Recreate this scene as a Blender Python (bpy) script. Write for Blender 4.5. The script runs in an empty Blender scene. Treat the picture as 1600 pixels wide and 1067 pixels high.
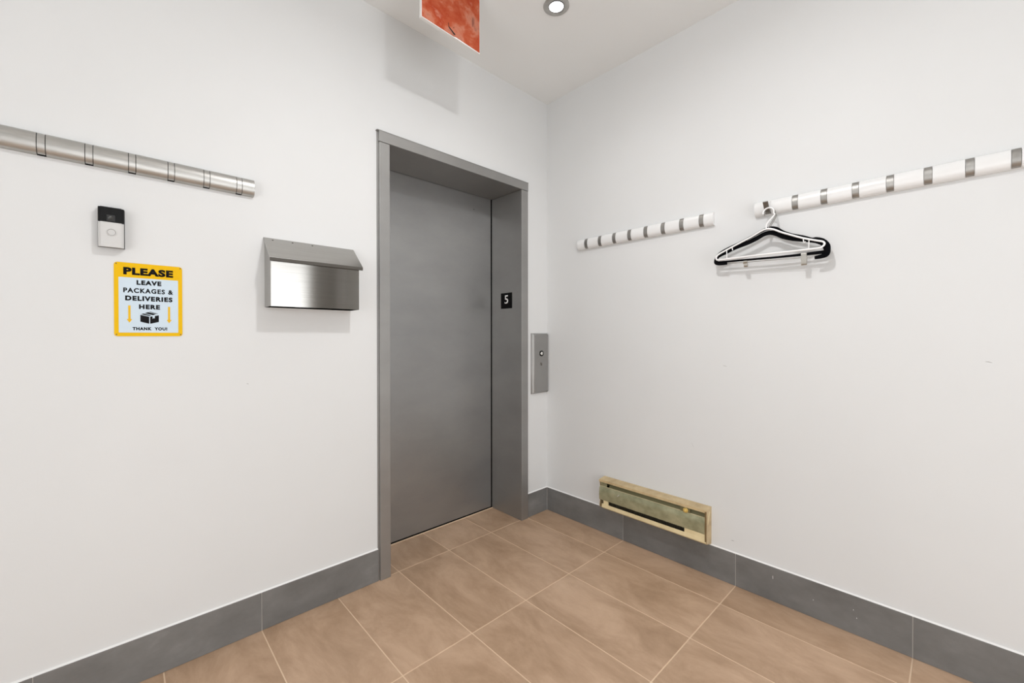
import bpy, bmesh, math, random
from mathutils import Vector, Matrix
random.seed(4)
C = bpy.context.scene.collection
scene = bpy.context.scene
H = 2.728                      # ceiling height
RX, RY = -3.9, -3.7            # far sides of the room

# ------------------------------------------------------------------ camera
YAW, PIT, ROL = 0.7534208, -0.0068297, -0.0006663
F = Vector((math.sin(YAW)*math.cos(PIT), math.cos(YAW)*math.cos(PIT), math.sin(PIT)))
R0 = Vector((math.cos(YAW), -math.sin(YAW), 0)); U0 = R0.cross(F)
R1 = R0*math.cos(ROL)+U0*math.sin(ROL); U1 = -R0*math.sin(ROL)+U0*math.cos(ROL)
cd = bpy.data.cameras.new('camera'); cam = bpy.data.objects.new('camera', cd); C.objects.link(cam)
M = Matrix.Identity(4)
for i in range(3):
    M[i][0] = R1[i]; M[i][1] = U1[i]; M[i][2] = -F[i]
M[0][3], M[1][3], M[2][3] = -2.0953, -1.88907, 1.16904
cam.matrix_world = M
cd.sensor_width = 36; cd.lens = 650.06/1600*36
cd.shift_x = -0.13/1600; cd.shift_y = -(533.5-529.9)/1600
cd.clip_start = 0.02
scene.camera = cam

# ------------------------------------------------------------------ light
w = bpy.data.worlds.new('world'); scene.world = w; w.use_nodes = True
w.node_tree.nodes['Background'].inputs[0].default_value = (0.8, 0.85, 0.95, 1)
w.node_tree.nodes['Background'].inputs[1].default_value = 0.6
scene.view_settings.view_transform = 'Standard'; scene.view_settings.look = 'None'
scene.view_settings.gamma = 1; scene.view_settings.use_curve_mapping = False
scene.view_settings.exposure = -0.02

def area(name, loc, target, sx, sy, power, col=(1,1,1), spread=180):
    l = bpy.data.lights.new(name, 'AREA'); l.shape = 'RECTANGLE'; l.size = sx; l.size_y = sy
    l.energy = power; l.color = col; l.spread = math.radians(spread)
    o = bpy.data.objects.new(name, l); C.objects.link(o); o.location = loc
    o.rotation_euler = (Vector(target)-Vector(loc)).to_track_quat('-Z', 'Y').to_euler()
    return o
# added fill light, set in two invented windows behind the camera
area('fill_light', (-1.52, RY+0.03, 1.10), (-1.52, 0, 1.0), 2.15, 1.9, 22, (0.96, 0.985, 1.0))
area('fill_light', (RX+0.03, -1.9, 1.10), (0, -1.9, 1.0), 1.9, 1.9, 16.5, (0.96, 0.985, 1.0))
def bulb(name, loc, power, rad):
    l = bpy.data.lights.new(name, 'POINT'); l.energy = power; l.shadow_soft_size = rad; l.color = (0.99, 0.99, 1.0)
    o = bpy.data.objects.new(name, l); C.objects.link(o); o.location = loc
bulb('globe_light', (-1.30, -1.34, 2.62), 5.4, 0.05)
l_ = bpy.data.lights.new('lamp_disk', 'AREA'); l_.shape = 'DISK'; l_.size = 0.12; l_.energy = 14; l_.color = (0.99, 0.99, 1.0)
o_ = bpy.data.objects.new('lamp_disk', l_); C.objects.link(o_); o_.location = (-1.30, -1.34, 2.60)
def downlight(name, loc, power, angle):
    l = bpy.data.lights.new(name, 'SPOT'); l.energy = power; l.shadow_soft_size = 0.03; l.spot_size = math.radians(angle); l.spot_blend = 1.0
    l.color = (1.0, 0.98, 0.95)
    o = bpy.data.objects.new(name, l); C.objects.link(o); o.location = loc
downlight('spot_light', (-0.592, -0.593, H-0.022), 6, 130)

# ------------------------------------------------------------------ helpers
def nd(nt, t, **k):
    n = nt.nodes.new(t)
    for a, b in k.items(): setattr(n, a, b)
    return n
def mat(name, col, rough=0.5, metal=0.0, **kw):
    m = bpy.data.materials.new(name); m.use_nodes = True
    b = m.node_tree.nodes['Principled BSDF']
    b.inputs['Base Color'].default_value = (*col, 1); b.inputs['Roughness'].default_value = rough
    b.inputs['Metallic'].default_value = metal
    if 'spec' in kw: b.inputs['Specular IOR Level'].default_value = kw['spec']
    if 'emit' in kw:
        b.inputs['Emission Color'].default_value = (*kw['emit'], 1); b.inputs['Emission Strength'].default_value = kw.get('strength', 1)
    return m
def lin(r, g, b):
    f = lambda c: (c/255/12.92) if c/255 <= 0.04045 else ((c/255+0.055)/1.055)**2.4
    return (f(r), f(g), f(b))
def mottle(m, stops, scale=(1,1,1), nscale=4.0, detail=6, rough=0.6, bump=0.0, bscale=60, coord='Object', per_object=0.0, distort=0.0, bstretch=None):
    """base colour from a noise ramp, optional fine relief"""
    nt = m.node_tree; b = nt.nodes['Principled BSDF']
    tc = nd(nt, 'ShaderNodeTexCoord'); mp = nd(nt, 'ShaderNodeMapping'); mp.inputs['Scale'].default_value = scale
    if coord == 'World':
        g = nd(nt, 'ShaderNodeNewGeometry'); src = g.outputs['Position']
    else: src = tc.outputs['Object']
    if per_object:
        oi = nd(nt, 'ShaderNodeObjectInfo'); mul = nd(nt, 'ShaderNodeVectorMath', operation='SCALE')
        cb = nd(nt, 'ShaderNodeCombineXYZ')
        nt.links.new(oi.outputs['Random'], cb.inputs[0]); nt.links.new(oi.outputs['Random'], cb.inputs[1]); nt.links.new(oi.outputs['Random'], cb.inputs[2])
        mul.inputs['Scale'].default_value = per_object; nt.links.new(cb.outputs[0], mul.inputs[0])
        add = nd(nt, 'ShaderNodeVectorMath', operation='ADD'); nt.links.new(src, add.inputs[0]); nt.links.new(mul.outputs[0], add.inputs[1]); src = add.outputs[0]
    nt.links.new(src, mp.inputs[0])
    n = nd(nt, 'ShaderNodeTexNoise'); n.inputs['Scale'].default_value = nscale; n.inputs['Detail'].default_value = detail
    n.inputs['Roughness'].default_value = rough; n.inputs['Distortion'].default_value = distort
    nt.links.new(mp.outputs[0], n.inputs['Vector'])
    r = nd(nt, 'ShaderNodeValToRGB')
    while len(r.color_ramp.elements) < len(stops): r.color_ramp.elements.new(0.5)
    for e, (p, c) in zip(r.color_ramp.elements, stops): e.position = p; e.color = (*c, 1)
    nt.links.new(n.outputs['Fac'], r.inputs[0]); nt.links.new(r.outputs[0], b.inputs['Base Color'])
    if bump:
        n2 = nd(nt, 'ShaderNodeTexNoise'); n2.inputs['Scale'].default_value = bscale; n2.inputs['Detail'].default_value = 3
        if bstretch:
            m2 = nd(nt, 'ShaderNodeMapping'); m2.inputs['Scale'].default_value = bstretch; nt.links.new(src, m2.inputs[0]); nt.links.new(m2.outputs[0], n2.inputs['Vector'])
        else: nt.links.new(src, n2.inputs['Vector'])
        bp = nd(nt, 'ShaderNodeBump'); bp.inputs['Strength'].default_value = bump; bp.inputs['Distance'].default_value = 0.002
        nt.links.new(n2.outputs['Fac'], bp.inputs['Height']); nt.links.new(bp.outputs[0], b.inputs['Normal'])
    return m

def obj(name, bm, m, parent=None, smooth=False, **props):
    me = bpy.data.meshes.new(name); bmesh.ops.recalc_face_normals(bm, faces=bm.faces); bm.to_mesh(me); bm.free()
    if smooth:
        for p in me.polygons: p.use_smooth = True
        me.set_sharp_from_angle(angle=math.radians(40))
    me.materials.append(m)
    o = bpy.data.objects.new(name, me); C.objects.link(o)
    if parent: o.parent = parent
    for k, v in props.items(): o[k] = v
    return o
def centre(o):
    """move a mesh object's origin to the middle of its geometry"""
    vs = [v.co for v in o.data.vertices]
    c = Vector([(min(v[i] for v in vs)+max(v[i] for v in vs))/2 for i in range(3)])
    o.data.transform(Matrix.Translation(-c)); o.location = o.location + c
    return o
def empty(name, loc=(0,0,0), **props):
    o = bpy.data.objects.new(name, None); C.objects.link(o); o.location = loc; o.empty_display_size = 0.05
    for k, v in props.items(): o[k] = v
    return o
def off(o, parent):
    """parent a mesh built in world coordinates under an Empty placed elsewhere"""
    o.parent = parent; o.location = o.location - parent.location
    return o
def box(bm, lo, hi, bevel=0.0, seg=2):
    lo, hi = [min(a, b) for a, b in zip(lo, hi)], [max(a, b) for a, b in zip(lo, hi)]
    vs = [bm.verts.new((x, y, z)) for x in (lo[0], hi[0]) for y in (lo[1], hi[1]) for z in (lo[2], hi[2])]
    fs = [(0,1,3,2), (4,6,7,5), (0,4,5,1), (2,3,7,6), (0,2,6,4), (1,5,7,3)]
    faces = [bm.faces.new([vs[i] for i in f]) for f in fs]
    if bevel:
        es = {e for f in faces for e in f.edges}
        bmesh.ops.bevel(bm, geom=list(es), offset=bevel, segments=seg, affect='EDGES', profile=0.5)
    return bm
def prism(bm, pts, fn, a, b):
    """extrude the polygon pts; fn(p, t) -> xyz, t = a and b at the two ends"""
    A = [bm.verts.new(fn(p, a)) for p in pts]; B = [bm.verts.new(fn(p, b)) for p in pts]
    n = len(pts); bm.faces.new(A); bm.faces.new(B[::-1])
    for i in range(n): bm.faces.new((A[i], B[i], B[(i+1) % n], A[(i+1) % n]))
    return bm
def smooth_path(pts, n=8, closed=False):
    P = [Vector(p) for p in pts]; out = []
    N = len(P); rng = N if closed else N-1
    for i in range(rng):
        p0 = P[(i-1) % N] if closed or i > 0 else P[0]; p1 = P[i]; p2 = P[(i+1) % N]
        p3 = P[(i+2) % N] if closed or i+2 < N else P[-1]
        for k in range(n):
            t = k/n
            out.append(0.5*((2*p1)+(-p0+p2)*t+(2*p0-5*p1+4*p2-p3)*t*t+(-p0+3*p1-3*p2+p3)*t**3))
    if not closed: out.append(P[-1])
    return out
def tube(bm, path, rad, closed=False, sides=10, axis=Vector((1,0,0)), flat=1.0, caps=True):
    """sweep an ellipse along path; rad is a number or list; flat scales the section along axis"""
    P = [Vector(p) for p in path]; N = len(P); rings = []
    for i in range(N):
        a = P[(i-1) % N] if closed or i else P[0]; b = P[(i+1) % N] if closed or i < N-1 else P[-1]
        t = (b-a).normalized(); n = t.cross(axis)
        if n.length < 1e-4: n = t.cross(Vector((0,1,0)))
        n.normalize(); ax = n.cross(t).normalized()
        r = rad[i] if isinstance(rad, (list, tuple)) else rad
        fl = flat/r if flat < 0.05 and flat > 0 else flat
        rings.append([bm.verts.new(P[i]+n*r*math.cos(2*math.pi*k/sides)+ax*r*fl*math.sin(2*math.pi*k/sides)) for k in range(sides)])
    for i in range(N if closed else N-1):
        A, B = rings[i], rings[(i+1) % N]
        for k in range(sides): bm.faces.new((A[k], A[(k+1) % sides], B[(k+1) % sides], B[k]))
    if not closed and caps: bm.faces.new(rings[0][::-1]); bm.faces.new(rings[-1])
    return bm
def lathe(bm, prof, c, axis, sides=32):
    """profile of (radius, height) turned about axis through c"""
    ax = Vector(axis).normalized(); u = ax.orthogonal().normalized(); v = ax.cross(u); c = Vector(c); rings = []
    for r, h in prof:
        if r < 1e-6: rings.append([bm.verts.new(c+ax*h)])
        else: rings.append([bm.verts.new(c+ax*h+(u*math.cos(2*math.pi*k/sides)+v*math.sin(2*math.pi*k/sides))*r) for k in range(sides)])
    for A, B in zip(rings, rings[1:]):
        for k in range(sides):
            if len(A) == 1 and len(B) == 1: continue
            if len(A) == 1: bm.faces.new((A[0], B[k], B[(k+1) % sides]))
            elif len(B) == 1: bm.faces.new((A[k], B[0], A[(k+1) % sides]))
            else: bm.faces.new((A[k], B[k], B[(k+1) % sides], A[(k+1) % sides]))
    return bm
NB = bmesh.new

# ------------------------------------------------------------------ materials
WALL = mottle(mat('white_wall_paint', lin(232,229,224), 0.55, spec=0.3), [(0.3, (0.685,0.689,0.685)), (0.7, (0.708,0.712,0.708))], nscale=1.3, detail=3, bump=0.06, bscale=180, coord='World')
CEIL = mottle(mat('white_ceiling_paint', lin(228,226,221), 0.8, spec=0.2), [(0.3, (0.83,0.835,0.825)), (0.7, (0.85,0.855,0.845))], nscale=1.5, detail=3, coord='World')
CAULK = mat('white_caulk', (0.8, 0.79, 0.77), 0.6)
GROUT = mat('beige_floor_grout', lin(222,196,168), 0.85)
GROUTW = mat('pale_wall_grout', lin(182,178,172), 0.85)
TILE = mottle(mat('brown_floor_tile', (0.4,0.27,0.2), 0.42, spec=0.4), [(0.25, lin(154,124,98)), (0.42, lin(174,144,117)), (0.60, lin(194,163,136)), (0.8, lin(208,179,152))],
              scale=(1.7, 0.8, 1), nscale=3.4, detail=10, rough=0.68, bump=0.12, bscale=140, coord='World', per_object=7.0, distort=0.35)
BASE = mottle(mat('grey_skirting_tile', (0.12,0.12,0.13), 0.4, spec=0.4), [(0.3, lin(102,101,99)), (0.6, lin(120,119,117)), (0.8, lin(138,137,135))],
              scale=(1,1,1.6), nscale=5, detail=8, bump=0.08, bscale=120, coord='World', per_object=5.0)
STEEL = mottle(mat('brushed_grey_door_metal', (0.3,0.3,0.29), 0.42, 0.75), [(0.3, lin(151,150,148)), (0.7, lin(163,162,160))],
               scale=(1,1,2), nscale=2, detail=10, bump=0.012, bscale=30, bstretch=(4,4,26), coord='World')
LEAF = mottle(mat('brushed_grey_leaf_metal', (0.3,0.3,0.29), 0.42, 0.8), [(0.3, lin(149,149,149)), (0.7, lin(162,162,161))],
               scale=(1,1,2), nscale=2, detail=10, bump=0.012, bscale=30, bstretch=(4,4,26), coord='World')
BLACKGAP = mat('dark_gap', (0.004,0.004,0.004), 0.9, spec=0.05)
NICKEL = mottle(mat('brushed_nickel', (0.5,0.5,0.49), 0.42, 0.9), [(0.3, lin(150,148,144)), (0.7, lin(166,164,160))], scale=(1,1,1), nscale=30)
RAILSIL = mottle(mat('satin_silver_rail', (0.5,0.5,0.49), 0.36, 0.75), [(0.3, lin(172,171,167)), (0.7, lin(186,184,180))], scale=(1,1,8), nscale=20)
WHITEGLOSS = mat('white_gloss_rail', (0.77,0.768,0.76), 0.22)
INOX = mottle(mat('brushed_stainless', (0.6,0.6,0.58), 0.15, 1.0), [(0.3, lin(170,168,164)), (0.7, lin(182,180,176))], scale=(1,1,120), nscale=3, coord='World')
_b = INOX.node_tree.nodes['Principled BSDF']; _b.inputs['Anisotropic'].default_value = 0.97; _b.inputs['Anisotropic Rotation'].default_value = 0.0
_t = INOX.node_tree.nodes.new('ShaderNodeCombineXYZ'); _t.inputs[2].default_value = 1.0
INOX.node_tree.links.new(_t.outputs[0], _b.inputs['Tangent'])
INOXD = mat('dark_steel_edge', lin(74,70,64), 0.6, 0.0)
YELLOW = mat('yellow_print', lin(230,182,2), 0.6, spec=0.2)
PALE = mat('pale_blue_print', lin(202,217,228), 0.6, spec=0.2)
INK = mat('black_print', (0.006,0.006,0.007), 0.7, spec=0.15)
ARROWY = mat('amber_print', lin(228,180,30), 0.6, spec=0.2)
BELLBLACK = mat('glossy_black_plastic', (0.004,0.004,0.004), 0.25, spec=0.2)
BELLGREY = mat('dark_grey_plastic', (0.025,0.025,0.025), 0.35, spec=0.3)
BELLSIL = mat('satin_silver_plastic', lin(200,199,197), 0.5, 0.2)
LENS = mat('lens_glass', (0.06,0.06,0.055), 0.08, 0.4)
WHITEPL = mat('white_plastic', (0.86,0.855,0.85), 0.3)
VELVET = mat('black_velvet', (0.004,0.004,0.005), 0.95, spec=0.05)
BRASS = mottle(mat('aged_olive_brass', (0.3,0.3,0.2), 0.42, 0.45), [(0.3, lin(140,140,110)), (0.55, lin(168,166,135)), (0.8, lin(190,185,150))], scale=(1,2,3), nscale=7, detail=6, coord='World')
CREAM = mottle(mat('yellowed_cream_enamel', (0.6,0.5,0.3), 0.4), [(0.3, lin(212,194,150)), (0.7, lin(230,214,172))], nscale=14, coord='World')
TAN = mottle(mat('tan_worn_enamel', (0.4,0.3,0.2), 0.45), [(0.35, lin(176,152,114)), (0.65, lin(206,184,142))], nscale=14, coord='World')
DARKIN = mat('dark_heater_inside', (0.03,0.026,0.015), 0.6)
KNOB = mat('brass_knob', lin(220,190,110), 0.3, 0.5)
FINM = mat('oily_fin_metal', lin(124,120,88), 0.45, 0.4)
ADDEDDOOR = mat('added_door_grey', lin(150,148,144), 0.5)  # grey chosen for how the added doors mirror in the mailbox
GLOW = mat('lit_lamp', (1,1,1), 0.4, emit=(1.0,0.99,0.97), strength=6.0)
FILLGLOW = mat('glowing_fill_sheet', (0.9,0.93,0.95), 0.1, emit=(0.93,0.96,1.0), strength=1.0)  # glowing sheets of the added fill windows
LAMPRING = mottle(mat('brushed_lamp_ring', (0.3,0.3,0.3), 0.4, 0.7), [(0.3, lin(176,174,170)), (0.7, lin(192,190,186))], nscale=40)
RED = mottle(mat('distressed_red_paint', (0.5,0.1,0.06), 0.75, spec=0.2), [(0.30, lin(120,72,62)), (0.41, lin(190,120,96)), (0.50, lin(176,84,54)), (0.60, lin(164,62,32)), (0.74, lin(200,138,116))],
             scale=(1,0.2,1), nscale=11, detail=8, rough=0.6, distort=0.35, bump=0.1, bscale=40, coord='World')

# ------------------------------------------------------------------ room shell
def structure(name, bm, m, **k): return obj(name, bm, m, None, kind='structure', **k)
T = 0.36
FX0, FX1, FZ = -1.195, -0.200, 2.148    # rough opening of the lift door
bm = NB(); box(bm, (RX-T, 0, -0.05), (FX0, T, H+0.1)); box(bm, (FX1, 0, -0.05), (T, T, H+0.1)); box(bm, (FX0, 0, FZ), (FX1, T, H+0.1))
wall_left = structure('wall_left', bm, WALL)
bm = NB(); box(bm, (0, RY-0.2, -0.05), (T, 0, H+0.1)); wall_right = structure('wall_right', bm, WALL)
# wall behind the camera and side wall, both with openings for added fill windows
bm = NB()
for lo, hi in (((RX-T, 0), (-2.60, H)), ((-0.42, 0), (T, H)), ((-2.60, 0), (-0.42, 0.1)), ((-2.60, 2.3), (-0.42, H))):
    box(bm, (lo[0], RY-0.2, lo[1]-(0.05 if lo[1] == 0 else 0)), (hi[0], RY, hi[1]+(0.1 if hi[1] == H else 0)))
structure('wall_back', bm, WALL)
bm = NB()
for lo, hi in (((RY-0.2, 0), (-2.9, H)), ((-0.9, 0), (0, H)), ((-2.9, 0), (-0.9, 0.1)), ((-2.9, 2.3), (-0.9, H))):
    box(bm, (RX-T, lo[0], lo[1]-(0.05 if lo[1] == 0 else 0)), (RX, hi[0], hi[1]+(0.1 if hi[1] == H else 0)))
structure('wall_side', bm, WALL)
bm = NB(); box(bm, (RX-T, RY-0.2, H), (T, T, H+0.12)); structure('ceiling', bm, CEIL)
bm = NB(); box(bm, (RX-T, RY-0.2, -0.08), (T, T, -0.0012)); floor = structure('floor', bm, GROUT)

def fill_window(name, horizontal, a, b, pos):  # unseen frame and glowing sheet, added to dress the fill light
    bm = NB(); t = 0.05
    def bx(u0, u1, z0, z1):
        if horizontal: box(bm, (u0, pos-0.08, z0), (u1, pos-0.03, z1))
        else: box(bm, (pos-0.08, u0, z0), (pos-0.03, u1, z1))
    bx(a, b, 0.1, 0.15); bx(a, b, 2.25, 2.3); bx(a, a+t, 0.15, 2.25); bx(b-t, b, 0.15, 2.25); bx((a+b)/2-t/2, (a+b)/2+t/2, 0.15, 2.25)
    f = obj(name, bm, WHITEGLOSS, None, kind='structure')
    bm = NB()
    if horizontal: box(bm, (a, pos-0.12, 0.1), (b, pos-0.10, 2.3))
    else: box(bm, (pos-0.12, a, 0.1), (pos-0.10, b, 2.3))
    obj('glow_pane', bm, FILLGLOW, f)
fill_window('fill_window_1', True, -2.60, -0.42, RY); fill_window('fill_window_2', False, -2.9, -0.9, RX)
def added_door(name, lo, hi, n):  # unseen door, added to darken part of the mailbox reflection
    d = empty(name, ((lo[0]+hi[0])/2, (lo[1]+hi[1])/2, 0), kind='structure')
    bm = NB(); box(bm, lo, hi, 0.003); off(obj('door_leaf', bm, ADDEDDOOR), d)
    bm = NB(); c = Vector(((lo[0]+hi[0])/2, (lo[1]+hi[1])/2, 1.0)); lathe(bm, [(0, 0), (0.025, 0), (0.025, 0.006), (0.01, 0.01), (0.01, 0.04), (0.026, 0.045), (0.026, 0.06), (0, 0.066)], c+Vector(n)*0.02, n, 20)
    off(obj('handle', bm, NICKEL, smooth=True), d)
added_door('added_door_2', (-0.38, RY, 0.0), (-0.11, RY+0.03, 2.45), (0, 1, 0))
added_door('added_door_3', (-0.03, -3.53, 0.0), (0.0, -2.75, 2.45), (-1, 0, 0))

# floor tiles: 0.3 m lines across, 0.6 m lines along the right wall
G = 0.0022
XS = [0.0, -0.195] + [-0.195-0.3*k for k in range(1, 13)]; XS = [x for x in XS if x > RX] + [RX]
YS = [0.0, -0.5913] + [-0.5913-0.5982*k for k in range(1, 6)]; YS = [y for y in YS if y > RY] + [RY]
def tile(x0, x1, y0, y1):
    bm = NB(); box(bm, (x0, y0, -0.012), (x1, y1, 0.0))
    es = [e for e in bm.edges if all(v.co.z > -0.001 for v in e.verts)]
    bmesh.ops.bevel(bm, geom=es, offset=0.0007, segments=1, affect='EDGES')
    o = centre(obj('tile', bm, TILE)); o.parent = floor
for i in range(len(XS)-1):
    for j in range(len(YS)-1):
        xa, xb = XS[i+1]+(G if i+2 < len(XS) else 0), XS[i]-(G if i else 0)
        ya, yb = YS[j+1]+(G if j+2 < len(YS) else 0), YS[j]-G
        tile(xa, xb, ya, yb)
for a, b in ((-1.147, -1.095-G), (-1.095+G, -0.795-G), (-0.795+G, -0.495-G), (-0.495+G, -0.2555)):
    tile(a, b, G, 0.266)

# skirting tiles
def skirting(name, cuts, along_x, extra=()):
    bm = NB(); a, b = cuts[0], cuts[-1]
    if along_x: box(bm, (b, -0.0062, 0.0), (a, 0.0, 0.1505))
    else: box(bm, (-0.0062, b, 0.0), (0.0, a, 0.1505))
    s = structure(name, bm, GROUTW)
    for k in range(len(cuts)-1):
        g0, g1 = (0.0015 if k else 0.0), (0.0015 if k+2 < len(cuts) else 0.0)
        u0, u1 = cuts[k+1]+g1, cuts[k]-g0
        bm = NB()
        if along_x: box(bm, (u0, -0.0085, 0.001), (u1, -0.002, 0.1515), 0.0006, 1)
        else: box(bm, (-0.0085, u0, 0.001), (-0.002, u1, 0.1515), 0.0006, 1)
        o = centre(obj('tile', bm, BASE)); o.parent = s
    bm = NB()
    if along_x: prism(bm, [(0, 0.1512), (-0.0075, 0.1512), (-0.001, 0.1555), (0, 0.1555)], lambda p, t: (t, p[0], p[1]), a, b)
    else: prism(bm, [(0, 0.1512), (-0.0075, 0.1512), (-0.001, 0.1555), (0, 0.1555)], lambda p, t: (p[0], t, p[1]), a, b)
    obj('caulk_line', bm, CAULK, s)
    return s
skirting('baseboard_left', [-1.207, -1.695, -2.295, -2.895, -3.495, RX], True)
skirting('baseboard_corner', [-0.0085, -0.192], True)
br = skirting('baseboard_right', [0.0, -0.5913, -1.1895, -1.7877, -2.386, -2.72], False)
bm = NB(); box(bm, (-0.1960, -0.0088, 0.0), (-0.1920, -0.001, 0.150)); obj('caulk_line', bm, CAULK, br)
bm = NB(); box(bm, (-0.0100, -0.0100, 0.0), (-0.0080, -0.0080, 0.150)); obj('caulk_line', bm, GROUTW, br)
# chips in the skirting glaze
for y, z, s in ((-1.343, 0.107, 0.007), (-1.49, 0.075, 0.0016), (-1.62, 0.096, 0.0016), (-1.63, 0.068, 0.002)):
    bm = NB(); prism(bm, [(-0.0011, -s), (0.0008, -s*0.9), (0.0012, s*0.8), (-0.0004, s)], lambda p, t: (-0.0085-t, y+p[0], z+p[1]), -0.0005, 0.0003)
    obj('glaze_chip', bm, CAULK, br)

# scuffs on the walls
SCUFF = mat('grey_scuff', lin(150,148,144), 0.7)
def scuff(wall, pts, width, right):
    bm = NB(); L = []
    n = len(pts)
    for i, p in enumerate(pts):
        w_ = width*math.sin(math.pi*(i+0.35)/(n-0.3)); L.append((p[0], p[1]+w_))
    L += [(p[0], p[1]-width*0.5*math.sin(math.pi*(i+0.35)/(n-0.3))) for i, p in reversed(list(enumerate(pts)))]
    fn = (lambda p, t: (-t, p[0], p[1])) if right else (lambda p, t: (p[0], -t, p[1]))
    prism(bm, L, fn, -0.0004, 0.0003); obj('scuff', bm, SCUFF, wall)
scuff(wall_right, [(-1.957,1.0835), (-1.964,1.083), (-1.972,1.0805)], 0.0014, True)
scuff(wall_right, [(-1.128,1.029), (-1.138,1.027), (-1.146,1.025)], 0.0010, True)
scuff(wall_right, [(-1.168,0.205), (-1.175,0.206), (-1.181,0.205)], 0.0015, True)
scuff(wall_right, [(-0.98,0.63), (-0.985,0.62), (-0.99,0.61)], 0.0008, True)
scuff(wall_left, [(-1.742,0.985), (-1.738,0.984), (-1.734,0.983)], 0.0012, False)

# ------------------------------------------------------------------ lift door
d = empty('door_1', (-0.7, 0.1, 0), kind='structure')
def dpart(name, bm, m, **k): return off(obj(name, bm, m, **k), d)
bm = NB(); box(bm, (-1.199, -0.0145, 0.0), (-1.1465, 0.275, 2.095), 0.0012); dpart('jamb', bm, STEEL)
bm = NB(); box(bm, (-0.2545, -0.0145, 0.0), (-0.1965, 0.275, 2.095), 0.0012); dpart('jamb', bm, STEEL)
bm = NB(); box(bm, (-1.201, -0.0165, 2.0965), (-0.1955, 0.275, 2.147), 0.0012); dpart('header', bm, STEEL)
bm = NB(); box(bm, (-1.2075, -0.0035, 0.0), (-1.199, 0.001, 2.146)); box(bm, (-1.212, -0.0175, 2.146), (-0.195, 0.001, 2.1495)); dpart('trim_flange', bm, STEEL)
bm = NB(); box(bm, (-1.17, 0.279, 0.007), (-0.2595, 0.31, 2.12), 0.0015); leaf = dpart('door_leaf', bm, LEAF)
bm = NB(); box(bm, (-1.19, 0.311, -0.0005), (-0.2, 0.345, 2.14)); box(bm, (-1.14, 0.267, -0.0005), (-0.2, 0.311, 0.0015)); dpart('shaft_gap', bm, BLACKGAP)
bm = NB(); box(bm, (-1.146, 0.2665, -0.001), (-0.255, 0.2725, 0.003)); dpart('sill_strip', bm, GROUT)
bm = NB(); lathe(bm, [(0.0028, 0), (0.0028, 0.0006), (0, 0.0006)], (-0.405, 0.2793, 2.002), (0, -1, 0), 12); dpart('peg_hole', bm, BLACKGAP)

FONT_CACHE = []
def text_mesh(body, bold=0.0, spacing=1.0):
    c = bpy.data.curves.new('lettering', 'FONT'); c.body = body; c.offset = bold; c.space_character = spacing
    c.resolution_u = 4
    o = bpy.data.objects.new('lettering', c); C.objects.link(o)
    bpy.context.view_layer.update()
    dg = bpy.context.evaluated_depsgraph_get()
    me = bpy.data.meshes.new_from_object(o.evaluated_get(dg)); bpy.data.objects.remove(o); bpy.data.curves.remove(c)
    return me
def lettering(body, u0, u1, z0, z1, fn, m, bold=0.02, spacing=1.1, depth=0.0002, cap=None):
    me = text_mesh(body, bold, spacing)
    xs = [v.co.x for v in me.vertices]; ys = [v.co.y for v in me.vertices]
    ax, bx, ay, by = min(xs), max(xs), min(ys), max(ys)
    bm = bmesh.new(); bm.from_mesh(me); bpy.data.meshes.remove(me)
    for v in bm.verts:
        u = u0+(v.co.x-ax)/(bx-ax)*(u1-u0); z = z0+(v.co.y-ay)/(by-ay)*(z1-z0)
        v.co = Vector(fn(u, z, 0))
    ret = bmesh.ops.extrude_face_region(bm, geom=list(bm.faces))
    dv = Vector(fn(0, 0, depth))-Vector(fn(0, 0, 0))
    for v in ret['geom']:
        if isinstance(v, bmesh.types.BMVert): v.co += dv
    return obj('lettering', bm, m)

bm = NB(); box(bm, (-0.2568, 0.0735, 1.3515), (-0.254, 0.179, 1.4535), 0.0006, 1); plate = dpart('number_plate', bm, mat('black_number_plate', (0.004,0.004,0.004), 0.6, spec=0.1), label='black floor number plate')
num = lettering('5', -0.1435, -0.109, 1.383, 1.438, lambda u, z, t: (-0.2569-t, -u, z), mat('white_numeral', (0.85,0.85,0.84), 0.5), bold=0.008)
num.parent = plate
num.location = Vector(num.location) - Vector(d.location) - Vector(plate.location)
num.name = 'numeral'

# ------------------------------------------------------------------ call station
cs = empty('call_station', (-0.082, 0, 0.99), label='narrow brushed steel lift call plate on the wall in the corner beside the door', category='call button panel')
bm = NB()
V = [(-0.157, 0, 0.794), (-0.003, 0, 0.794), (-0.003, 0, 1.189), (-0.157, 0, 1.189), (-0.157, -0.008, 0.794), (-0.003, -0.008, 0.794), (-0.003, -0.008, 1.189), (-0.157, -0.008, 1.189),
     (-0.143, -0.02, 0.806), (-0.013, -0.02, 0.806), (-0.013, -0.02, 1.178), (-0.143, -0.02, 1.178)]
v = [bm.verts.new(p) for p in V]
for f in ((0,1,2,3), (0,1,5,4), (1,2,6,5), (2,3,7,6), (3,0,4,7), (4,5,9,8), (5,6,10,9), (6,7,11,10), (7,4,8,11), (8,9,10,11)): bm.faces.new([v[i] for i in f])
bmesh.ops.bevel(bm, geom=[e for e in bm.edges if all(q.co.y < -0.001 for q in e.verts)], offset=0.003, segments=2, affect='EDGES')
off(obj('face_plate', bm, STEEL, smooth=True), cs)
bm = NB(); lathe(bm, [(0.0, 0.001), (0.0185, 0.001), (0.0185, 0.0035), (0.0150, 0.0045), (0.0110, 0.003)], (-0.076, -0.0195, 1.056), (0, -1, 0), 24); b_ = off(obj('button_ring', bm, BLACKGAP, smooth=True), cs)
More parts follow.
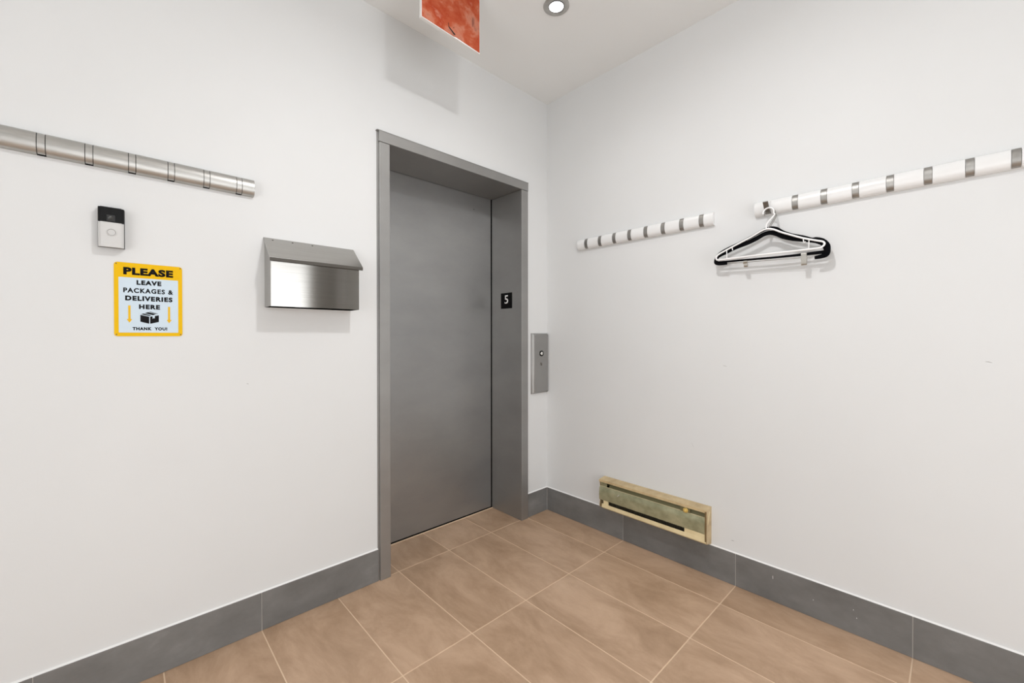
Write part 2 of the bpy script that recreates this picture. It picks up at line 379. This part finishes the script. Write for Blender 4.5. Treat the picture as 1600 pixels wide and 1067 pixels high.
bm = NB(); lathe(bm, [(0.0115, 0.0), (0.0115, 0.004), (0.008, 0.0065), (0, 0.007)], (-0.076, -0.0195, 1.056), (0, -1, 0), 24); off(obj('button', bm, mat('steel_button', lin(225,224,220), 0.2, 0.7), smooth=True), cs)
bm = NB(); lathe(bm, [(0.0135, 0.0), (0.0135, 0.0018), (0.0095, 0.0022), (0.009, 0.001), (0, 0.001)], (-0.080, -0.0195, 0.986), (0, -1, 0), 24); off(obj('key_switch', bm, mat('key_switch_metal', lin(150,147,142), 0.3, 0.6), smooth=True), cs)
bm = NB(); prism(bm, [(-0.0055,0.008), (-0.002,0.010), (0.004,-0.002), (0.003,-0.009), (-0.001,-0.009), (-0.001,-0.002)], lambda p, t: (-0.080+p[0], -0.0205-t, 0.986+p[1]), 0.0, 0.0006); off(obj('key_slot', bm, BLACKGAP), cs)

# ------------------------------------------------------------------ coat racks
def rail_profile(depth, hz, n=14, base=0.006):
    P = [(0.0, -hz), (base, -hz)]
    for k in range(1, n): a = -math.pi/2+math.pi*k/n; P.append((base+(depth-base)*math.cos(a)**0.8, hz*math.sin(a)))
    P += [(base, hz), (0.0, hz)]
    return P
def rack(origin, fn, u0, u1, hooks, body_m, hook_m, label, flipped=None, hw=0.0098, gap=0.0012, slot_m=None):
    """fn(u, d, z) -> world; u runs along the rail, d off the wall"""
    r = empty('coat_rack', origin, label=label, category='coat rack')
    full, slot = rail_profile(0.030, 0.0325), rail_profile(0.0225, 0.0322)
    bm = NB(); cuts = [u0]
    for h in hooks: cuts += [h-hw-gap, h+hw+gap]
    cuts.append(u1)
    for k in range(0, len(cuts)-1, 2):
        prism(bm, full, lambda p, t: fn(t, p[0], p[1]), cuts[k], cuts[k+1])
    if slot_m is None:
        for k in range(1, len(cuts)-1, 2): prism(bm, slot, lambda p, t: fn(t, p[0], p[1]), cuts[k], cuts[k+1])
    bmesh.ops.remove_doubles(bm, verts=bm.verts, dist=0.00005)
    off(obj('rail', bm, body_m, smooth=True), r)
    if slot_m:
        for k in range(1, len(cuts)-1, 2):
            bm = NB(); prism(bm, slot, lambda p, t: fn(t, p[0], p[1]), cuts[k], cuts[k+1]); off(obj('hook_recess', bm, slot_m), r)
    outer = rail_profile(0.0302, 0.0318, 16)[2:-2]
    for i, h in enumerate(hooks):
        bm = NB()
        if flipped is not None and i == flipped:
            # folded out: the arm swings forward about its lower end
            path = [(0.012, -0.022), (0.024, -0.024), (0.036, -0.018), (0.050, -0.004), (0.060, 0.010), (0.067, 0.017)]
            path = [(p[0], p[1]-0.006) for p in path]; P = path+[(p[0]-0.004*0.5, p[1]+0.0045) for p in reversed(path)]
            prism(bm, P, lambda p, t: fn(t, p[0], p[1]), h-hw, h+hw)
            off(obj('hook', bm, mat('dark_nickel_hook', lin(128,124,118), 0.35, 0.8), smooth=True, label='hook folded out'), r)
            bm = NB(); prism(bm, [(0.0215, 0.026), (0.0235, 0.024), (0.0255, -0.014), (0.0215, -0.016)], lambda p, t: fn(t, p[0], p[1]), h-hw, h+hw)
            off(obj('hook_recess', bm, WHITEGLOSS), r)
        else:
            inner = [(p[0]-0.006, p[1]*0.99) for p in outer]
            prism(bm, outer+inner[::-1], lambda p, t: fn(t, p[0], p[1]), h-hw, h+hw)
            off(obj('hook', bm, hook_m, smooth=True), r)
    return r
ZR = 1.7425
r1 = rack((0, -0.68, ZR), lambda u, d_, z: (-d_, u, ZR-0.006+z), -1.0905, -0.2765, [-1.035+0.0989*k for k in range(8)], WHITEGLOSS, NICKEL,
          'shorter-looking white coat rail nearest the corner, all hooks folded flat')
r2 = rack((0, -1.67, ZR), lambda u, d_, z: (-d_, u, ZR-0.007+z), -2.082, -1.270, [-2.0185+0.0992*k for k in range(8)], WHITEGLOSS, NICKEL,
          'white coat rail at right with clothes hangers on its first hook', flipped=7)
r3 = rack((-2.1, 0, ZR), lambda u, d_, z: (u, -d_, ZR+0.0035+z), -2.52, -1.7165, [-1.7665-0.1003*k for k in range(7, -1, -1)], RAILSIL, RAILSIL,
          'silver coat rail on the left wall above the video doorbell', hw=0.0080, gap=0.0017, slot_m=BLACKGAP)

# ------------------------------------------------------------------ hangers on the folded-out hook
HX, HY = -0.056, -1.322
def yz(pts, x): return [(x, a, b) for a, b in pts]
def hook_wire(x, cy, r, neck, cz):
    """question-mark wire: from the neck up and round over the rack hook"""
    pts = [neck, (neck[0]-0.002, neck[1]+0.022)]
    pts += [(cy-r*1.05, cz-r*0.75)]
    pts += [(cy+r*math.cos(math.radians(a)), cz+r*math.sin(math.radians(a))) for a in (195, 165, 135, 105, 75, 45, 15, -10)]
    return smooth_path(yz(pts, x), 5)
# white tubular hanger in front
wh = empty('clothes_hanger', (-0.062, -1.32, 1.62), label='white plastic clothes hanger in front of the black ones', category='hanger', group='hangers on the folded-out hook')
X = -0.066
outline = [(-1.3285,1.634), (-1.26,1.607), (-1.20,1.583), (-1.145,1.560), (-1.124,1.549), (-1.1165,1.538), (-1.120,1.529), (-1.134,1.5262), (-1.25,1.5255), (-1.40,1.5238), (-1.505,1.5222),
           (-1.523,1.5265), (-1.5305,1.536), (-1.525,1.546), (-1.505,1.5535), (-1.455,1.573), (-1.39,1.605)]
bm = NB(); tube(bm, smooth_path(yz([(a*0.9946-0.0102, b*0.9946+0.0063) for a, b in outline], X), 5, True), 0.0037, True, 10, flat=0.8)
off(obj('frame', bm, WHITEPL, smooth=True), wh)
bm = NB(); tube(bm, hook_wire(X, -1.336, 0.0205, (-1.3285, 1.632), 1.700), 0.0031, False, 10)
off(obj('hanger_hook', bm, WHITEPL, smooth=True), wh)
for a, b in (((-1.1636,1.5685), (-1.1645,1.5262)), ((-1.187,1.577), (-1.189,1.562)), ((-1.4593,1.571), (-1.4615,1.552)), ((-1.4615,1.552), (-1.468,1.556)), ((-1.4794,1.563), (-1.478,1.5235))):
    bm = NB(); tube(bm, yz([(p[0]*0.9946-0.0102, p[1]*0.9946+0.0063) for p in (a, b)], X), 0.0019, False, 8); off(obj('strap_notch', bm, WHITEPL, smooth=True), wh)
# black velvet hanger with trouser clips
def velvet(x, dz, arch, label, clips, x2=0, k1=1.0, k2=0.0, k3=0.0):
    e = empty('clothes_hanger', (x, -1.32, 1.62+dz), label=label, category='hanger', group='hangers on the folded-out hook')
    path = smooth_path([(x, a*k1+k2, b*k1+k3) for a, b, _ in arch], 6)
    rad = []
    for i in range(len(path)):
        t = i/6; k = min(int(t), len(arch)-2); f_ = t-k; rad.append(arch[k][2]*(1-f_)+arch[k+1][2]*f_)
    bm = NB(); tube(bm, path, rad, False, 10, flat=0.0030)
    off(obj('shoulder_bar', bm, VELVET, smooth=True), e)
    bm = NB(); tube(bm, hook_wire(x, -1.336+x2, 0.0215, (-1.331, 1.615+dz), 1.7005), 0.0018, False, 8)
    off(obj('hanger_hook', bm, NICKEL, smooth=True), e)
    return e
archA = [(-1.165,1.5045,0.005), (-1.135,1.5075,0.0075), (-1.118,1.513,0.0085), (-1.1155,1.524,0.0085), (-1.125,1.543,0.0085), (-1.160,1.557,0.0085), (-1.20,1.572,0.0085), (-1.25,1.586,0.0095), (-1.285,1.599,0.010), (-1.315,1.6125,0.0095),
         (-1.340,1.6155,0.0095), (-1.365,1.607,0.0105), (-1.390,1.592,0.012), (-1.43,1.575,0.011), (-1.475,1.562,0.0095), (-1.505,1.552,0.0095), (-1.527,1.538,0.010), (-1.538,1.516,0.011), (-1.537,1.497,0.011), (-1.525,1.489,0.009), (-1.498,1.4855,0.0065)]
ha = velvet(-0.053, 0.0, archA, 'black velvet clothes hanger with a thick curved arch and two metal clips below', True)
bm = NB(); tube(bm, smooth_path(yz([(-1.125,1.5155), (-1.25,1.5105), (-1.40,1.5045), (-1.535,1.5015)], -0.053), 4), 0.0042, False, 10)
off(obj('trouser_bar', bm, VELVET, smooth=True), ha)
bm = NB(); tube(bm, smooth_path(yz([(-1.16,1.5060), (-1.25,1.5005), (-1.36,1.4965), (-1.45,1.4925), (-1.494,1.4905)], -0.0525), 4), 0.0014, False, 8)
off(obj('clip_rod', bm, NICKEL, smooth=True), ha)
CLIPM = mat('clip_metal', lin(176,173,166), 0.3, 0.8)
def clip(y, zt, zb, hw, side):
    bm = NB()
    for s in (-1, 1):
        P = [(0.0015*s, zt-0.004), (0.006*s, zt), (0.0075*s, zt-0.006), (0.003*s, (zt+zb)/2+0.002), (0.0055*s, zb+0.006), (0.002*s, zb), (0.0005*s, zb+0.003), (0.0012*s, (zt+zb)/2)]
        prism(bm, P, lambda p, t: (-0.053-p[0], y+t+side*(p[1]-zt)*0.15, p[1]), -hw, hw)
    tube(bm, [(-0.053, y-hw-0.002, (zt+zb)/2+0.003), (-0.053, y+hw+0.002, (zt+zb)/2+0.003)], 0.003, False, 10, axis=Vector((0,0,1)))
    return bm
for y, zt, zb, hw, sd in ((-1.242, 1.507, 1.479, 0.0075, 0.8), (-1.4625, 1.5085, 1.4605, 0.0095, 0)):
    off(obj('clip', clip(y, zt, zb, hw, sd), CLIPM, smooth=True), ha)
archB = [(-1.119,1.520,0.0070), (-1.119,1.536,0.0078), (-1.132,1.5555,0.0068), (-1.165,1.573,0.0060), (-1.22,1.592,0.0060), (-1.27,1.612,0.0062), (-1.305,1.628,0.0065), (-1.335,1.6365,0.0070), (-1.362,1.630,0.0075),
         (-1.388,1.6095,0.0075), (-1.42,1.592,0.0070), (-1.46,1.577,0.0065), (-1.488,1.564,0.0060), (-1.505,1.5625,0.0065), (-1.527,1.551,0.0075), (-1.540,1.531,0.009), (-1.542,1.512,0.009)]
hb = velvet(-0.0365, 0.0, archB, 'black velvet clothes hanger hindmost against the wall, its arch peeping over the others', False, 0.001, 1.0091, 0.0172, -0.0122)
bm = NB(); tube(bm, smooth_path(yz([(-1.120,1.519), (-1.25,1.514), (-1.40,1.509), (-1.540,1.511)], -0.0365), 4), 0.0038, False, 10)
off(obj('trouser_bar', bm, VELVET, smooth=True), hb)

# ------------------------------------------------------------------ video doorbell
db = empty('video_doorbell', (-2.119, 0, 1.52), label='small black and silver video doorbell above the yellow sign', category='doorbell')
bm = NB(); prism(bm, [(-2.150, 0), (-2.086, 0), (-2.087, -0.020), (-2.149, -0.020)], lambda p, t: (p[0], p[1], t), 1.4585, 1.5835)
off(obj('mount', bm, BELLGREY), db)
def dpx(z0, z1, m, name, y0=-0.019, y1=-0.029, x0=-2.1485, x1=-2.0885):
    bm = NB(); box(bm, (x0, y1, z0), (x1, y0, z1))
    bmesh.ops.bevel(bm, geom=[e for e in bm.edges if abs(e.verts[0].co.z-e.verts[1].co.z) > 0.01 and all(q.co.y < y1+0.001 for q in e.verts)], offset=0.005, segments=4, affect='EDGES')
    return off(obj(name, bm, m, smooth=True), db)
cover = dpx(1.5375, 1.5845, BELLBLACK, 'camera_cover')
dpx(1.4575, 1.5365, BELLSIL, 'face_plate')
bm = NB(); box(bm, (-2.1295, -0.0305, 1.5395), (-2.1085, -0.0285, 1.5605), 0.0008, 1)
off(obj('camera_housing', bm, BELLGREY), db)
bm = NB(); lathe(bm, [(0.006, 0), (0.006, 0.0015), (0.0045, 0.0022), (0.003, 0.0018), (0, 0.0024)], (-2.1195, -0.0300, 1.5505), (0, -1, 0), 20); off(obj('lens', bm, LENS, smooth=True), db)
bm = NB(); lathe(bm, [(0.0125, 0), (0.0122, 0.0015), (0.0105, 0.0017), (0.0098, 0.0004)], (-2.1178, -0.0289, 1.5045), (0, -1, 0), 32); off(obj('button_ring', bm, BELLSIL, smooth=True), db)
bm = NB(); lathe(bm, [(0.0104, 0), (0.0104, 0.0008), (0.0092, 0.0008), (0.0092, 0)], (-2.1178, -0.0289, 1.5045), (0, -1, 0), 32); off(obj('button_groove', bm, mat('groove_grey', lin(105,103,100), 0.6)), db)
bm = NB(); lathe(bm, [(0.0092, 0), (0.0092, 0.0012), (0, 0.0014)], (-2.1178, -0.0289, 1.5045), (0, -1, 0), 32); off(obj('button', bm, mat('button_grey', lin(196,195,193), 0.4, 0.2), smooth=True), db)

# ------------------------------------------------------------------ package sign
sg = empty('delivery_sign', (-2.026, 0, 1.293), label='yellow bordered sign on the left wall asking for packages to be left', category='sign')
def rounded(x0, x1, z0, z1, r, n=5):
    P = []
    for cx, cz, a0 in ((x1-r, z1-r, 0), (x0+r, z1-r, 90), (x0+r, z0+r, 180), (x1-r, z0+r, 270)):
        for k in range(n+1): a = math.radians(a0+90*k/n); P.append((cx+r*math.cos(a), cz+r*math.sin(a)))
    return P
wallA = lambda p, t: (p[0], -t, p[1])
bm = NB(); prism(bm, rounded(-2.1135, -1.9375, 1.1705, 1.4155, 0.009), wallA, 0.0, 0.0022); off(obj('backing', bm, YELLOW), sg)
bm = NB(); prism(bm, rounded(-2.1025, -1.9490, 1.1825, 1.3665, 0.0015), wallA, 0.0022, 0.0025); off(obj('message_panel', bm, PALE), sg)
fA = lambda u, z, t: (u, -0.0025-t, z)
for body, u0, u1, z0, z1, bo, sp in (('PLEASE', -2.0907, -1.9625, 1.3755, 1.4005, 0.06, 1.12), ('LEAVE', -2.0583, -1.9943, 1.3435, 1.3593, 0.058, 1.2), ('PACKAGES &', -2.0910, -1.9627, 1.3158, 1.3320, 0.040, 1.2),
                                     ('DELIVERIES', -2.0865, -1.9647, 1.2894, 1.3060, 0.058, 1.2), ('HERE', -2.0525, -1.9983, 1.2623, 1.2780, 0.058, 1.2), ('THANK  YOU!', -2.0690, -1.9793, 1.1903, 1.2012, 0.058, 1.2)):
    off(lettering(body, u0, u1, z0, z1, fA, INK, bold=bo, spacing=sp), sg)
for cx in (-2.0765, -1.9740):
    bm = NB(); prism(bm, [(-0.0029, 0.0290), (0.0029, 0.0290), (0.0029, -0.0165), (0.0070, -0.0165), (0, -0.0285), (-0.0070, -0.0165), (-0.0029, -0.0165)], lambda p, t: (cx+p[0], -t, 1.2440+p[1]), 0.0025, 0.0028)
    off(obj('arrow', bm, ARROWY), sg)
bm = NB()
for P in ([(-2.0492,1.2425), (-2.0266,1.2370), (-2.0266,1.2128), (-2.0492,1.2195)], [(-2.0242,1.2370), (-2.0180,1.2385), (-2.0180,1.2300), (-2.0150,1.2325), (-2.0120,1.2315), (-2.0120,1.2400), (-2.0016,1.2425), (-2.0016,1.2195), (-2.0242,1.2128)],
          [(-2.0478,1.2445), (-2.0410,1.2475), (-2.0205,1.2412), (-2.0254,1.2392)], [(-2.0385,1.2485), (-2.0295,1.2525), (-2.0085,1.2465), (-2.0165,1.2425)], [(-2.0270,1.2535), (-2.0245,1.2545), (-2.0030,1.2475), (-2.0060,1.2468)]):
    prism(bm, P, wallA, 0.0025, 0.0028)
off(obj('parcel_icon', bm, INK), sg)
HOLE = mat('hole_brown', lin(120,96,40), 0.6)
for sx, sz in ((-2.108, 1.4100), (-1.943, 1.4100), (-2.108, 1.1765), (-1.943, 1.1765)):
    bm = NB(); lathe(bm, [(0.0021, 0), (0.0021, 0.0003), (0, 0.0003)], (sx, -0.0022, sz), (0, -1, 0), 12); off(obj('screw_hole', bm, HOLE), sg)

# ------------------------------------------------------------------ mailbox
mb = empty('mailbox', (-1.50, 0, 1.286), label='brushed stainless steel wall mailbox with sloping lid left of the lift door', category='mailbox')
bm = NB(); S = [(0, 1.286), (-0.0965, 1.286), (-0.0965, 1.470), (-0.001, 1.5565), (0, 1.5565)]
prism(bm, S, lambda p, t: (t, p[0], p[1]), -1.6785, -1.3345)
bmesh.ops.bevel(bm, geom=[e for e in bm.edges if all(q.co.y < -0.05 for q in e.verts)], offset=0.0012, segments=2, affect='EDGES')
off(obj('body', bm, INOX), mb)
bm = NB(); P = [(0, 1.5595), (-0.1015, 1.4685), (-0.1015, 1.462), (-0.1035, 1.462), (-0.1038, 1.4725), (-0.001, 1.5650), (0, 1.5650)]
prism(bm, P, lambda p, t: (t, p[0], p[1]), -1.6825, -1.3205); lid = off(obj('lid', bm, INOX), mb)
bm = NB(); box(bm, (-1.6825, -0.1056, 1.4590), (-1.3205, -0.0985, 1.4718), 0.0008, 1); off(obj('lid_edge', bm, INOXD), mb)
n = Vector((0, -0.0925, 0.1028)).normalized()
for x in (-1.6514, -1.5784, -1.5009):
    bm = NB(); q = Vector((x, -0.0115, 1.5556)); lathe(bm, [(0.0034, -0.0004), (0.0034, 0.0003), (0, 0.0003)], q, n, 14); off(obj('rivet_hole', bm, INOXD), mb)

# ------------------------------------------------------------------ wall heater
ht = empty('wall_heater', (0, -0.77, 0.155), label='old olive and cream metal baseboard heater low on the right wall', category='heater')
def hp(name, bm, m, **k): return off(obj(name, bm, m, **k), ht)
fh = lambda p, t: (-p[0], t, p[1])
Y0, Y1 = -1.076, -0.462          # right and left ends
bm = NB(); prism(bm, [(0, 0.157), (0.004, 0.157), (0.004, 0.336), (0, 0.336)], fh, Y0, Y1); hp('back_plate', bm, FINM)
bm = NB(); prism(bm, [(0.0, 0.3355), (0.010, 0.3355), (0.0555, 0.331), (0.0565, 0.3195), (0.0585, 0.3195), (0.0585, 0.3325), (0.010, 0.3378), (0, 0.3378)], fh, Y0-0.002, Y1); hp('top_cap', bm, TAN)
bm = NB(); P = [(0.0, 0.157), (0.050, 0.171), (0.0555, 0.177), (0.0565, 0.1955), (0.0585, 0.1955), (0.0595, 0.1755), (0.052, 0.168), (0.0, 0.154)]
prism(bm, P, fh, Y0, Y1-0.02); hp('bottom_lip', bm, CREAM)
for a_, b_e in ((Y0+0.002, -0.9695), (-0.524, -0.492)):
    bm = NB(); prism(bm, [(0.0525, 0.190), (0.0575, 0.190), (0.0575, 0.222), (0.0525, 0.222)], fh, a_, b_e); hp('slot_end', bm, CREAM)
# curved front panel
bm = NB(); P = [(0.050, 0.2140), (0.0585, 0.2165), (0.0600, 0.235), (0.0595, 0.262), (0.0570, 0.284), (0.0500, 0.2935)]
Q = [(a-0.0018, b) for a, b in reversed(P)]
prism(bm, P+Q, fh, Y0+0.008, Y1-0.0015); hp('front_panel', bm, BRASS, smooth=True)
bm = NB(); tube(bm, [(-0.0500, Y0+0.008, 0.2938), (-0.0500, Y1-0.0015, 0.2938)], 0.0011, False, 8, axis=Vector((0,0,1))); hp('rolled_edge', bm, CREAM)
# inner deflector, tilted under the cap
bm = NB(); prism(bm, [(0.020, 0.334), (0.022, 0.334), (0.046, 0.292), (0.044, 0.291)], fh, Y0+0.01, Y1-0.06); hp('deflector', bm, FINM)
bm = NB(); prism(bm, [(0.008, 0.168), (0.042, 0.168), (0.042, 0.288), (0.008, 0.288)], fh, Y0+0.03, Y1-0.03); hp('dark_core', bm, DARKIN)
bm = NB()
for k in range(56):
    y = -1.02+k*0.0095; box(bm, (-0.048, y, 0.180), (-0.010, y+0.0006, 0.272))
hp('heating_fins', bm, mat('dark_fins', lin(62,56,38), 0.6, 0.2), kind='stuff')  # fins have their own darker colour
# ends
E0 = [(0, 0.156), (0.050, 0.168), (0.0575, 0.176), (0.0585, 0.205), (0.0570, 0.255), (0.0585, 0.300), (0.0580, 0.3320), (0.010, 0.3365), (0, 0.3365)]
bm = NB(); prism(bm, E0, fh, Y0-0.0015, Y0+0.0005); hp('end_cap', bm, TAN)
bm = NB(); prism(bm, [(0.0545, 0.176), (0.0592, 0.176), (0.0592, 0.326), (0.0535, 0.326)], fh, Y0-0.001, Y0+0.007); hp('end_bead', bm, mat('brown_worn_edge', lin(118,96,62), 0.5))
bm = NB(); prism(bm, [(0.044, 0.26), (0.040, 0.30), (0.030, 0.322), (0.020, 0.318), (0.028, 0.285)], fh, Y0-0.0022, Y0-0.0010); hp('paint_patch', bm, CREAM)
bm = NB(); prism(bm, [(0.0, 0.157), (0.0495, 0.168), (0.0565, 0.182), (0.0510, 0.2), (0.0480, 0.24), (0.0510, 0.3), (0.0570, 0.325), (0.0570, 0.3310), (0.0, 0.336)], fh, Y1-0.001, Y1-0.0025); hp('end_cap', bm, TAN)
bm = NB(); box(bm, (-0.050, Y1-0.050, 0.292), (-0.0505, Y1-0.008, 0.330)); hp('corner_plate', bm, BRASS)
bm = NB(); box(bm, (-0.0505, -0.995, 0.294), (-0.0515, -0.945, 0.320)); hp('thermostat_plate', bm, FINM)
bm = NB(); lathe(bm, [(0.0, 0), (0.0125, 0), (0.0125, 0.003), (0.009, 0.004), (0.0085, 0.011), (0.006, 0.0125), (0, 0.0125)], (-0.0515, -0.973, 0.3035), (-1, 0, 0), 24); hp('thermostat_knob', bm, KNOB, smooth=True)
bm = NB(); prism(bm, [(0.006, -0.004), (-0.004, 0.006), (-0.0065, 0.005), (0.004, -0.006)], lambda p, t: (-t, -0.592+p[0], 0.270+p[1]), 0.0594, 0.0602); hp('scratch', bm, mat('bare_metal_scratch', lin(220,220,214), 0.4, 0.3))

# ------------------------------------------------------------------ ceiling: lamp, globe, hanging board
rl = empty('recessed_light', (-0.592, -0.593, H), label='round recessed ceiling spotlight with a brushed grey ring, switched on', category='ceiling light')
c0 = (-0.592, -0.593, H)
bm = NB(); lathe(bm, [(0.0605, 0.0), (0.0605, 0.003), (0.056, 0.006), (0.042, 0.0075), (0.0365, 0.004), (0.0365, 0.0005)], c0, (0, 0, -1), 48); off(obj('trim_ring', bm, LAMPRING, smooth=True), rl)
bm = NB(); lathe(bm, [(0.0366, 0.0), (0.0366, 0.0062), (0.0345, 0.0068), (0.0335, 0.0)], c0, (0, 0, -1), 48); off(obj('gimbal_ring', bm, BELLGREY, smooth=True), rl)
bm = NB(); lathe(bm, [(0.0335, 0.0), (0.0330, 0.005), (0.026, 0.007), (0.0, 0.0075)], c0, (0, 0, -1), 48); off(obj('bulb', bm, GLOW, smooth=True), rl)

gl = empty('globe_lamp', (-1.30, -1.34, H), label='round flush ceiling lamp out of view above the camera', category='ceiling light')
bm = NB(); lathe(bm, [(0, 0), (0.10, 0), (0.10, 0.012), (0.02, 0.016), (0.0, 0.016)], gl.location, (0, 0, -1), 32); off(obj('canopy', bm, WHITEPL, smooth=True), gl)

hb_ = empty('hanging_board', (-1.05, -0.4, H), label='worn red painted board with white edges hanging down from the ceiling', category='board')
YB = -0.400; X0, X1 = -1.2000, -0.9018
core = [(X0-0.0025, H), (X0-0.0025, 2.4675), (X1+0.0025, 2.4552), (X1+0.0025, H)]
bm = NB(); prism(bm, core, lambda p, t: (p[0], t, p[1]), YB+0.014, YB); off(obj('board_core', bm, mat('white_board_edge', (0.85,0.84,0.82), 0.6)), hb_)
face = [(X0, H), (X0, 2.4702), (-1.10, 2.4662), (-1.045, 2.4635), (-1.03, 2.4665), (X1, 2.4585), (X1, H)]
bm = NB(); prism(bm, face, lambda p, t: (p[0], t, p[1]), YB, YB-0.0015); off(obj('painted_face', bm, RED), hb_)
MARK = mat('black_tear', (0.012,0.006,0.005), 0.8)
bm = NB(); prism(bm, [(-1.0720, 2.5085), (-1.0700, 2.5085), (-1.0695, 2.4945), (-1.0360, 2.4760), (-1.0365, 2.4712), (-1.0450, 2.4718), (-1.0715, 2.4900)], lambda p, t: (p[0], t, p[1]), YB-0.0012, YB-0.0022); off(obj('tear', bm, MARK), hb_)
bm = NB(); lathe(bm, [(0.0020, 0), (0.0020, 0.0008), (0, 0.0008)], (-1.0440, YB-0.0014, 2.5005), (0, -1, 0), 12); off(obj('nail_hole', bm, MARK), hb_)
